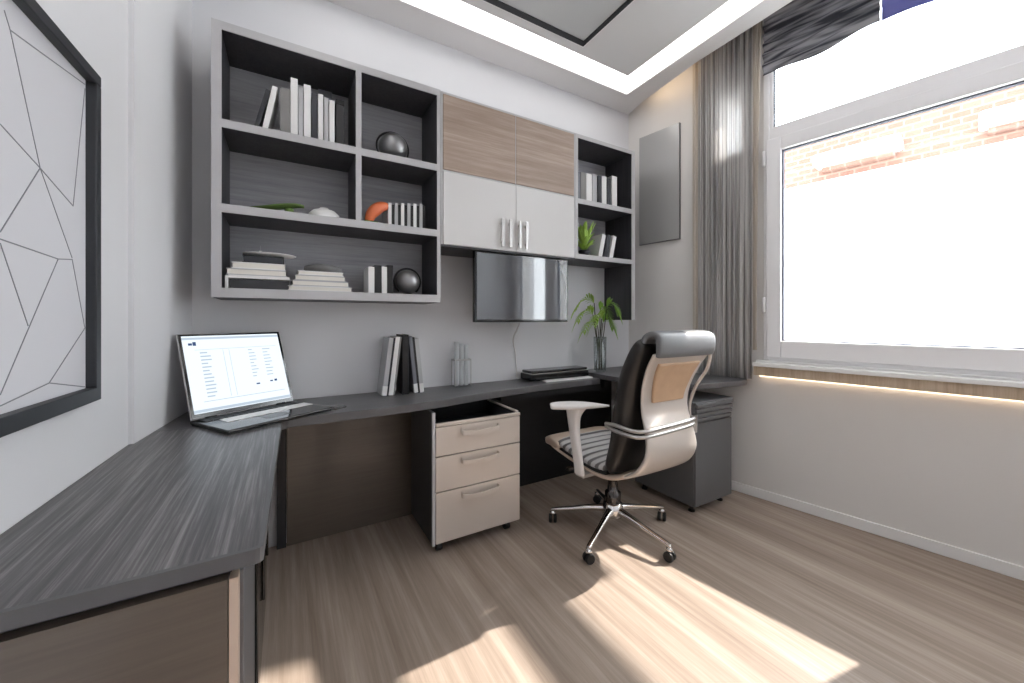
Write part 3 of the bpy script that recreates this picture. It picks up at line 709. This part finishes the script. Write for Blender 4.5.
# ------------------------------------------------------------------ plants
def leafblade(bm, base, tip, width, sag=.03, n=7, fold=.3):
    base = Vector(base); tip = Vector(tip); d = tip-base; s = d.cross(Vector((0, 0, 1)))
    s = s.normalized() if s.length > 1e-5 else Vector((1, 0, 0))
    rows = []
    for i in range(n+1):
        u = i/n; p = base+d*u+Vector((0, 0, sag*math.sin(PI*u)))
        w = width*(math.sin(PI*min(1, u*.92+.06))**.8)*.5+.0004
        up = Vector((0, 0, w*fold))
        rows.append([bm.verts.new(p-s*w+up), bm.verts.new(p), bm.verts.new(p+s*w+up)])
    for i in range(n):
        for j in range(2): bm.faces.new((rows[i][j], rows[i][j+1], rows[i+1][j+1], rows[i+1][j]))
# small leafy plant on the corner shelf
pz = 1.6655
t = thing('potted_plant', 'small bushy green plant in lower compartment of the corner shelf', 'plant', (1.84, 2.16, pz))
bm = bmesh.new(); lathe(bm, [(.032, 0), (.040, .03), (.042, .04), (.036, .042), (.001, .036)], (1.875, 2.16, pz), 20); finish('pot', bm, M['bd'], t, smooth=True)
bm = bmesh.new()
for k in range(60):
    a_ = random.uniform(0, 2*PI); r_ = random.uniform(.02, .10); h_ = random.uniform(.02, .20)
    b0 = (1.875+.2*r_*math.cos(a_), 2.16+.2*r_*math.sin(a_), pz+.03+h_*.4)
    tp = (max(1.775, 1.875+r_*math.cos(a_)), 2.16+r_*.9*math.sin(a_), pz+.05+h_)
    leafblade(bm, b0, tp, random.uniform(.022, .036), .012, 5)
o = finish('leaves', bm, M['green2'], t, smooth=True)
o.modifiers.new('thick', 'SOLIDIFY').thickness = .0012
bm = bmesh.new()
for k in range(6): tube(bm, [(1.875, 2.16, pz+.034), (1.875+.02*math.cos(k), 2.16+.02*math.sin(k), pz+.13)], .002, 6)
finish('stems', bm, M['stem'], t)
# palm cuttings in a glass vase on the desk
vx, vy = 2.09, 2.225; DV = .80
t = thing('vase_plant', 'green palm cuttings in a tall clear glass vase on the desk', 'plant', (vx, vy, .80))
bm = bmesh.new(); lathe(bm, [(.040, .0), (.046, .01), (.048, .10), (.050, .27), (.0475, .27), (.0455, .10), (.042, .014), (.001, .012)], (vx, vy, DV), 28); finish('vase', bm, M['glassv'], t, smooth=True)
bm = bmesh.new()
heads = []
for k, (dx, dy, h) in enumerate(((-.035, -.01, .36), (.0, .0, .47), (-.09, -.02, .44), (.04, .01, .38), (-.06, .0, .53), (.05, -.02, .50), (-.02, -.04, .41))):
    c_ = curve([(vx+.3*dx+.008*math.cos(k*1.3), vy+.008*math.sin(k*1.3), DV+.014), (vx+.3*dx, vy, DV+.2), (vx+dx*.6, vy+dy*.5, DV+.30), (vx+dx, vy+dy, DV+h)], 6)
    tube(bm, c_, .0035, 7); heads.append((c_[-1], c_[-5], c_[-2]))
finish('stems', bm, M['stem'], t, smooth=True)
for k, (hd, md, m2) in enumerate(heads):
    bm = bmesh.new()
    ang0 = [200, 10, 190, -20, 150, -40, 230][k]
    ax = Vector((math.cos(math.radians(ang0)), .35*math.sin(math.radians(ang0)), 0)).normalized()
    kk = .62 if ax.x > 0 else 1
    sp = curve([hd, hd+ax*.05*kk+Vector((0, 0, .03)), hd+ax*.11*kk+Vector((0, 0, .01)), hd+ax*.16*kk+Vector((0, 0, -.045))], 7)
    tube(bm, sp, .0018, 5)
    for i in range(1, len(sp), 2):
        p = sp[i]; u = i/len(sp); dr_ = (sp[i]-sp[i-1]).normalized()
        for sgn in (-1, 1):
            sd = Vector((-ax.y, ax.x, 0))*sgn
            L_ = .10*(1-.6*abs(u-.4))
            tp = p+dr_*L_*.55+sd*L_*.55+Vector((0, 0, (.030 if sgn > 0 else -.030)-.03*u))
            tp.y = min(tp.y, 2.385); tp.x = min(tp.x, 2.290)
            leafblade(bm, p, tp, .013, .008, 5)
    o = finish('frond', bm, M['green'] if k % 2 else M['green2'], t, smooth=True)
    o.modifiers.new('thick', 'SOLIDIFY').thickness = .0008

# ------------------------------------------------------------------ desk items
# leaning magazines between white blocks
g8 = 'magazines standing on the desk'
def mag(x, w, h, d, y, lean, c, label):
    z = DT+(.0 if c == 'bb' else 0)
    r = thing('magazine', label, 'magazine', (x, y, DT), g8)
    t = .002
    o = finish('cover', B((0, t, .001, d, 0, h), (w-t, w, .001, d, 0, h), (0, w, 0, t, 0, h)), M[c], None, origin=False); o.parent = r
    o = finish('pages', B((t, w-t, t, d-.003, .002, h-.003)), M['paper'], None, origin=False); o.parent = r
    if c != 'bb' and w > .015:
        o = finish('label_band', B((-.001, w+.001, -.002, .02, .004, .055)), M['bw'], None, origin=False); o.parent = r
    r.rotation_euler = (0, math.radians(lean), 0)
    if lean > 0: r.location.z += w*math.sin(math.radians(lean))
    else: r.location.z += .0
my = 2.235
mag(.462, .024, .330, .15, my, 7, 'bl', 'light grey magazine at the left end of the desk row, tilted right')
mag(.487, .010, .330, .15, my, 7, 'bd', 'thin dark magazine tilted right, second from left in the desk row')
mag(.498, .024, .335, .15, my, 7, 'bw', 'white magazine tilted right, left of the black one on the desk')
mag(.523, .010, .335, .15, my, 7, 'bg', 'thin taupe magazine touching the left side of the black one')
mag(.576, .034, .345, .15, my-.005, 0, 'bb', 'thick black magazine standing upright in the middle of the desk row')
mag(.647, .020, .335, .15, my, -6, 'bs', 'slate magazine touching the right side of the black one')
mag(.668, .012, .330, .15, my, -6, 'bb', 'thin black magazine tilted left in the desk row')
mag(.681, .022, .322, .15, my, -6, 'bl', 'light grey magazine at the right end of the desk row, tilted left')
# glass tube holder
t = thing('tube_vase', 'clear glass tube vase holder standing on desk below the shelf', 'vase', (1.0, 2.3, DT))
finish('base', B((.925, 1.033, 2.29, 2.36, DT, DT+.006)), M['glassv'], t)
for k, (x, h) in enumerate(((.945, .290), (.979, .275), (1.012, .27))):
    bm = bmesh.new(); lathe(bm, [(.012, .006), (.014, .01), (.014, h), (.0125, h), (.0125, .014), (.001, .012)], (x, 2.325, DT), 18); finish('tube', bm, M['frost'], t, smooth=True)
bm = B((.923, 1.035, 2.292, 2.296, DT+.168, DT+.178), (.923, 1.035, 2.354, 2.358, DT+.168, DT+.178), (.923, .927, 2.296, 2.354, DT+.168, DT+.178), (1.031, 1.035, 2.296, 2.354, DT+.168, DT+.178),
       (.923, .927, 2.292, 2.296, DT+.006, DT+.168), (1.031, 1.035, 2.292, 2.296, DT+.006, DT+.168), (.923, .927, 2.354, 2.358, DT+.006, DT+.168), (1.031, 1.035, 2.354, 2.358, DT+.006, DT+.168))
finish('holder', bm, M['steel'], t)
# black media box and white strip
t = thing('media_box', 'flat black glossy box on desk below the television', 'media box', (1.75, 2.3, DT))
finish('body', B((1.46, 1.985, 2.235, 2.375, DT+.006, DT+.050)), M['gblack'], t, bevel=.006)
finish('lid', B((1.47, 1.975, 2.24, 2.37, DT+.054, DT+.072)), M['gblack'], t, bevel=.005)
finish('seam', B((1.465, 1.98, 2.237, 2.372, DT+.050, DT+.054)), M['steel'], t)
for x in (1.53, 1.94):
    for y in (2.25, 2.35): finish('foot', B((x-.01, x+.01, y-.01, y+.01, DT, DT+.006)), M['plast'], t)
t = thing('slim_keyboard', 'slim white keyboard on desk in front of black box', 'keyboard', (1.70, 2.17, DT))
finish('base', B((1.54, 1.96, 2.160, 2.215, DT, DT+.008)), M['white'], t, bevel=.003)
bm = bmesh.new()
for i in range(22):
    for j in range(3): box(bm, 1.548+i*.0185, 1.548+i*.0185+.016, 2.164+j*.016, 2.164+j*.016+.013, DT+.008, DT+.010)
finish('keys', bm, M['bw'], t)

# laptop: local frame x along the hinge, y towards the user is negative
A = Vector((-.335, 2.015, 0)); Bp = Vector((.035, 2.245, 0)); hx = (Bp-A).normalized(); LWd = (Bp-A).length
lp = thing('laptop', 'open silver and black laptop with bright document on its screen, on the desk corner', 'laptop', (0, 0, 0))
fz = .0
b1 = finish('base', B((-.005, LWd+.005, -.285, .005, .004, .018)), M['gblack'], lp, bevel=.006)
finish('bottom_cover', B((.0, LWd, -.28, .0, .0, .005)), M['plast'], lp)
finish('palm_rest', B((.06, LWd-.004, -.150, -.080, .018, .020)), M['white'], lp)
bm = bmesh.new()
for j in range(4):
    for i in range(15): box(bm, .02+i*.0265, .02+i*.0265+.022, -.07+j*.0165, -.07+j*.0165+.0135, .018, .0205)
finish('keyboard', bm, M['plast'], lp)
finish('trackpad', B((.17, .27, -.235, -.165, .018, .0186)), M['grey'], lp)
tl = math.radians(20); LH = .375
TT = Matrix.Translation((0, .004, .018)) @ Matrix.Rotation(-tl, 4, 'X')
def lid(*bxs):
    bm = bmesh.new()
    for b in bxs: box(bm, *b, T=TT)
    return bm
ld = finish('lid', lid((0, LWd, .0, .009, 0, LH)), M['silver'], lp, bevel=.005)
finish('bezel', lid(*[(s0, s1, -.0015, .0, z0, z1) for s0, s1, z0, z1 in ((.004, LWd-.004, .004, .022), (.004, LWd-.004, LH-.012, LH-.004), (.004, .014, .022, LH-.012), (LWd-.014, LWd-.004, .022, LH-.012))]), M['gblack'], ld)
scn = finish('screen', lid((.014, LWd-.014, -.001, .0, .022, LH-.012)), M['screen'], ld)
bars = []
sw = LWd-.028
def sb(u0, u1, v0, v1): return (.014+u0*sw, .014+u1*sw, -.0016, -.001, .022+(1-v1)*(LH-.034), .022+(1-v0)*(LH-.034))
bars += [sb(0, 1, .02, .05), sb(.0, 1, .955, .99), sb(.10, .95, .86, .868)]
for i in range(13):
    v = .22+i*.048
    bars.append(sb(.14, .14+random.uniform(.06, .10), v, v+.018))
    if i < 9: bars += [sb(.62, .62+random.uniform(.04, .08), v, v+.014), sb(.78, .78+random.uniform(.05, .1), v, v+.014)]
bars += [sb(.36, .364, .2, .84), sb(.42, .424, .2, .84), sb(.10, .95, .185, .190)]
finish('screen_text', lid(*bars), M['scrl'], scn)
finish('screen_marks', lid(sb(.05, .085, .095, .125), sb(.09, .12, .08, .13), sb(.64, .68, .715, .735), sb(.80, .83, .70, .72), sb(.85, .88, .69, .72)), M['scrd'], scn)
bm = bmesh.new()
for x0 in (.05, LWd-.09): lathe(bm, [(.006, 0), (.006, .04)], seg=12, T=Matrix.Translation((x0, .002, .018)) @ Matrix.Rotation(PI/2, 4, 'Y'))
finish('hinge', bm, M['plast'], lp, smooth=True)
lp.location = (A.x, A.y, DT); lp.rotation_euler = (0, 0, math.atan2(hx.y, hx.x))
t = thing('tablet', 'thin dark tapered slab lying on desk right of the laptop', 'tablet', (.20, 2.06, DT))
bm = bmesh.new(); prism(bm, [(.200, 2.015), (.255, 2.050), (.245, 2.085), (.155, 2.115), (.150, 2.095)], DT, DT+.008); finish('body', bm, M['dchrome'], t, bevel=.002)
bm = bmesh.new(); prism(bm, [(.202, 2.023), (.248, 2.053), (.239, 2.080), (.160, 2.108), (.157, 2.096)], DT+.008, DT+.009); finish('screen', bm, M['gblack'], t)

# ------------------------------------------------------------------ office chair (local: faces +y, origin on floor)
ch = thing('office_chair', 'high-backed black leather office chair with beige shell and chrome base', 'chair', (0, 0, 0))
def loft_ctrl(name, ctrl, m, n=6, e=3., xc=0, ribs=0, amp=0, par=ch, seg=24):
    D = interp(ctrl, n)
    if ribs:
        for i, r in enumerate(D): r[3] += amp*abs(math.sin(PI*ribs*i/(len(D)-1)))
    bm = bmesh.new(); loft(bm, [(r[0], r[1]) for r in D], [r[2] for r in D], [r[3] for r in D], seg, e, xc)
    return finish(name, bm, m, par, smooth=True)
# continuous seat and back shell
loft_ctrl('seat_shell', [(.30, .455, .20, .012), (.27, .450, .235, .018), (.10, .425, .24, .016), (-.08, .408, .238, .016), (-.20, .415, .23, .016), (-.275, .445, .215, .016)], M['beige'])
loft_ctrl('back_shell', [(-.270, .440, .205, .014), (-.345, .49, .20, .018), (-.388, .57, .185, .02), (-.380, .66, .172, .018), (-.352, .76, .168, .014), (-.358, .86, .178, .012), (-.400, .97, .196, .012), (-.450, 1.045, .208, .012)], M['pale'])
bp_ = loft_ctrl('back_inset', [(-.364, .81, .112, .009), (-.374, .86, .120, .009), (-.402, .94, .138, .009), (-.434, 1.0, .150, .009)], M['tan'], e=8)  # shell opening as an inset, sunlight put into its tan colour
bk = loft_ctrl('back_cushion', [(-.165, .445, .20, .02), (-.19, .47, .225, .045), (-.235, .60, .228, .058), (-.255, .75, .226, .058), (-.285, .90, .224, .056), (-.335, 1.02, .222, .050), (-.372, 1.085, .214, .040), (-.385, 1.105, .19, .02)], M['leather'], e=4)
loft_ctrl('headrest', [(-.378, 1.085, .195, .010), (-.385, 1.100, .202, .018), (-.404, 1.125, .203, .018), (-.436, 1.134, .203, .018), (-.469, 1.118, .203, .018), (-.470, 1.060, .203, .016), (-.462, 1.035, .200, .010)], M['leatherg'], n=6, e=6)
loft_ctrl('seat_cushion', [(.235, .474, .21, .012), (.215, .474, .225, .020), (.10, .457, .228, .022), (-.06, .440, .225, .022), (-.155, .446, .215, .020)], M['seatl'], n=18, ribs=11, amp=.009)
loft_ctrl('seat_side', [(.285, .452, .222, .010), (.10, .440, .236, .012), (-.08, .424, .234, .014), (-.17, .428, .225, .012)], M['leather'])
for s in (1,):
    bm = bmesh.new(); tube(bm, curve([(s*.205, -.455, 1.045), (s*.218, -.430, .96), (s*.205, -.375, .86), (s*.198, -.345, .76), (s*.200, -.350, .665)], 6), .008, 10)
    finish('side_rail', bm, M['pale'], ch, smooth=True)
for dz_ in (0, .026):
    bm = bmesh.new()
    tube(bm, curve([(-.232, -.185, .672+dz_*.5), (-.238, -.25, .668+dz_), (-.226, -.34, .662+dz_), (-.178, -.385, .662+dz_), (0, -.392, .668+dz_), (.172, -.382, .674+dz_), (.205, -.33, .674+dz_), (.225, -.25, .672+dz_), (.232, -.185, .672+dz_*.5)], 6), .0095, 10)
    finish('lumbar_rail', bm, M['steel'], ch, smooth=True)
bm = bmesh.new()
for z0 in (.655, .625): tube(bm, curve([(.235, -.33, z0), (.27, -.30, z0-.004), (.285, -.24, z0-.01)], 5), .009, 8)
box(bm, .232, .262, -.345, -.325, .61, .70)
finish('back_bracket', bm, M['chrome'], ch, smooth=False)
loft_ctrl('seat_nose', [(.345, .462, .20, .012), (.335, .465, .232, .026), (.28, .468, .238, .032), (.225, .462, .238, .030), (.20, .450, .236, .020)], M['beige'], e=5)
for s in (-1, 1):
    # pad
    D = interp([(.150, .750, .016, .008), (.138, .751, .040, .015), (.07, .754, .054, .017), (.0, .756, .052, .016), (-.07, .756, .038, .012), (-.155, .754, .006, .005)], 6)
    bm = bmesh.new(); loft(bm, [(r[0], r[1]) for r in D], [r[2] for r in D], [r[3] for r in D], 20, 2.6, 0)
    TA = Matrix.Translation((s*.285, -.045, 0)) @ Matrix.Rotation(-s*math.radians(57), 4, 'Z')
    for v in bm.verts: v.co = TA @ v.co
    ar = finish('armrest', bm, M['armw'], ch, smooth=True)
    # flared support: rows across z
    bm = bmesh.new(); R_ = []
    for (yc, zz, hw, ht) in interp([(-.02, .746, .070, .036), (-.010, .722, .054, .031), (-.002, .68, .040, .024), (-.010, .60, .033, .019), (-.03, .50, .032, .016), (-.045, .425, .034, .013), (-.048, .398, .034, .013)], 5):
        R_.append([Vector((s*.285+ht*math.copysign(abs(math.cos(a_))**.7, math.cos(a_)), yc+hw*math.copysign(abs(math.sin(a_))**.7, math.sin(a_)), zz)) for a_ in [2*PI*k/20 for k in range(20)]])
    rings(bm, R_); finish('arm_support', bm, M['armw'], ar, smooth=True)
    finish('arm_bracket', B((min(s*.10, s*.29), max(s*.10, s*.29), -.08, -.02, .385, .402)), M['steel'], ar, bevel=.004)
bm = bmesh.new(); box(bm, -.09, .09, -.13, .13, .345, .398); finish('tilt_mechanism', bm, M['plast'], ch, bevel=.012)
bm = bmesh.new(); tube(bm, curve([(-.09, .06, .37), (-.17, .075, .368), (-.235, .085, .375)], 4), .006, 8); box(bm, -.26, -.225, .072, .098, .368, .382)
finish('tilt_lever', bm, M['dchrome'], ch)
bm = bmesh.new(); tube(bm, curve([(.09, -.04, .36), (.16, -.06, .35), (.20, -.07, .345)], 4), .006, 8); finish('height_lever', bm, M['dchrome'], ch)
bm = bmesh.new(); lathe(bm, [(.036, .16), (.044, .17), (.044, .225), (.030, .235), (.026, .30), (.044, .31), (.050, .35)], (0, 0, 0), 24); finish('gas_column', bm, M['dchrome'], ch, smooth=True)
bm = bmesh.new(); lathe(bm, [(.036, .085), (.056, .095), (.060, .13), (.052, .165), (.040, .172)], (0, 0, 0), 24); finish('base_hub', bm, M['chrome'], ch, smooth=True)
for k in range(5):
    a_ = math.radians(61.5+72*k); ca, sa_ = math.cos(a_), math.sin(a_)
    bm = bmesh.new(); R_ = []
    for (r_, zz, hw, ht) in interp([(.035, .132, .026, .022), (.12, .120, .019, .017), (.24, .098, .014, .012), (.325, .082, .013, .011), (.352, .076, .012, .010)], 5):
        R_.append([Vector((ca*r_-sa_*hw*math.cos(q), sa_*r_+ca*hw*math.cos(q), zz+ht*math.sin(q))) for q in [2*PI*i/14 for i in range(14)]])
    rings(bm, R_); lg = finish('leg', bm, M['chrome'], ch, smooth=True)
    cx, cy = ca*.345, sa_*.345
    bm = bmesh.new(); rolld = a_+1.1+k*.7; ax = Vector((-math.sin(rolld), math.cos(rolld), 0))
    for q in (-1, 1):
        T = Matrix.Translation((cx, cy, .0255)) @ ax.to_track_quat('Z', 'Y').to_matrix().to_4x4() @ Matrix.Translation((0, 0, q*.014))
        lathe(bm, [(.001, -.009), (.022, -.009), (.0252, -.005), (.0252, .005), (.022, .009), (.001, .009)], seg=20, T=T)
    cs = finish('caster', bm, M['plast'], lg, smooth=False)
    bm = bmesh.new(); lathe(bm, [(.012, .050), (.018, .053), (.017, .064), (.009, .070), (.007, .078)], (cx, cy, 0), 14)
    finish('caster_hood', bm, M['chrome'], lg, smooth=True)
ch.location = (1.60, 1.60, 0); ch.rotation_euler = (0, 0, math.radians(0))

# ------------------------------------------------------------------ outside
og = bmesh.new(); box(og, 2.95, 40, -30, 30, -3.2, -3.0)
struct('ground', og, M['ground'])
bd = thing('brick_building', 'pale red brick building with white lower storey across the street', 'building'); wroot(bd, 0, 7.0, -3)
def obx(*bxs): return LB(0, 7.0, -3, *bxs)
addto(bd, 'lower_storey', obx((-9, 16, 7.0, 13, -3, 4.05)), M['render'])
addto(bd, 'brick_storey', obx((-.70, 16, 7.02, 13, 4.05, 4.95)), M['brick'])
addto(bd, 'corner_pier', obx((-9, -.70, 7.0, 13, 4.05, 5.1)), M['render'])
addto(bd, 'parapet', obx((-.70, 16, 6.95, 13, 4.95, 5.08)), M['render'])
for s0 in (-.12, 2.0, 4.4):
    lg = addto(bd, 'window_ledge', obx((s0, s0+1.25, 6.6, 7.02, 4.28, 4.50)), M['render'], bevel=.05, seg=3)
    addto(bd, 'ledge_bracket', obx((s0+.1, s0+1.15, 6.85, 7.02, 4.20, 4.28)), M['brick'], parent=lg)
# added sun blocker, out of view: beam and panel shape the floor sun patches
pg = thing('sun_blocker', 'added unseen timber beam and panel shading the window from the sun', 'sun blocker', (6.3, -2.0, -3))
finish('beam', B((6.22, 6.38, -3.2, .50, 4.80, 4.93)), M['sill'], pg)
for y in (-3.1, -1.9): finish('post', B((6.24, 6.36, y, y+.12, -3, 4.76)), M['sill'], pg)
finish('shade_panel', B((6.26, 6.34, .50, .95, 4.5, 6.6)), M['sill'], pg)
finish('rafter', B((6.24, 6.36, -3.1, .95, 6.6, 6.7), (6.24, 6.36, -3.1, -2.98, 4.92, 6.6)), M['sill'], pg)

# ------------------------------------------------------------------ light
w = bpy.data.worlds.new('world'); sc.world = w; w.use_nodes = True
bg = w.node_tree.nodes['Background']; bg.inputs['Color'].default_value = (.94, .97, 1, 1); bg.inputs['Strength'].default_value = 6.0
sl = bpy.data.lights.new('sun', 'SUN'); sl.energy = 6.8; sl.angle = math.radians(.6); sl.color = (1, .9, .8)
so = bpy.data.objects.new('sun', sl); COL.objects.link(so)
so.rotation_euler = Vector((-1, .165, -.90)).to_track_quat('-Z', 'Y').to_euler()
so.location = (8, 0, 9)
# portals guide the sky light through the panes
for (s0, s1, z0, z1) in ((1.1, 2.15, 1.05, 3.03), (2.35, 3.4, 1.05, 3.03)):
    al = bpy.data.lights.new('window_portal', 'AREA'); al.shape = 'RECTANGLE'; al.size = s1-s0; al.size_y = z1-z0
    al.cycles.is_portal = True
    ao = bpy.data.objects.new('window_portal', al); COL.objects.link(ao)
    ao.location = rw((s0+s1)/2, .09, (z0+z1)/2)
    ao.rotation_euler = (-outw).to_track_quat('-Z', 'Y').to_euler()

sc.view_settings.view_transform = 'Standard'
sc.view_settings.look = 'None'
sc.view_settings.gamma = 1
sc.view_settings.use_curve_mapping = False
sc.view_settings.exposure = 1.12
try:
    sc.cycles.use_denoising = True
    sc.cycles.max_bounces = 10; sc.cycles.diffuse_bounces = 6; sc.cycles.transparent_max_bounces = 16
except Exception: pass
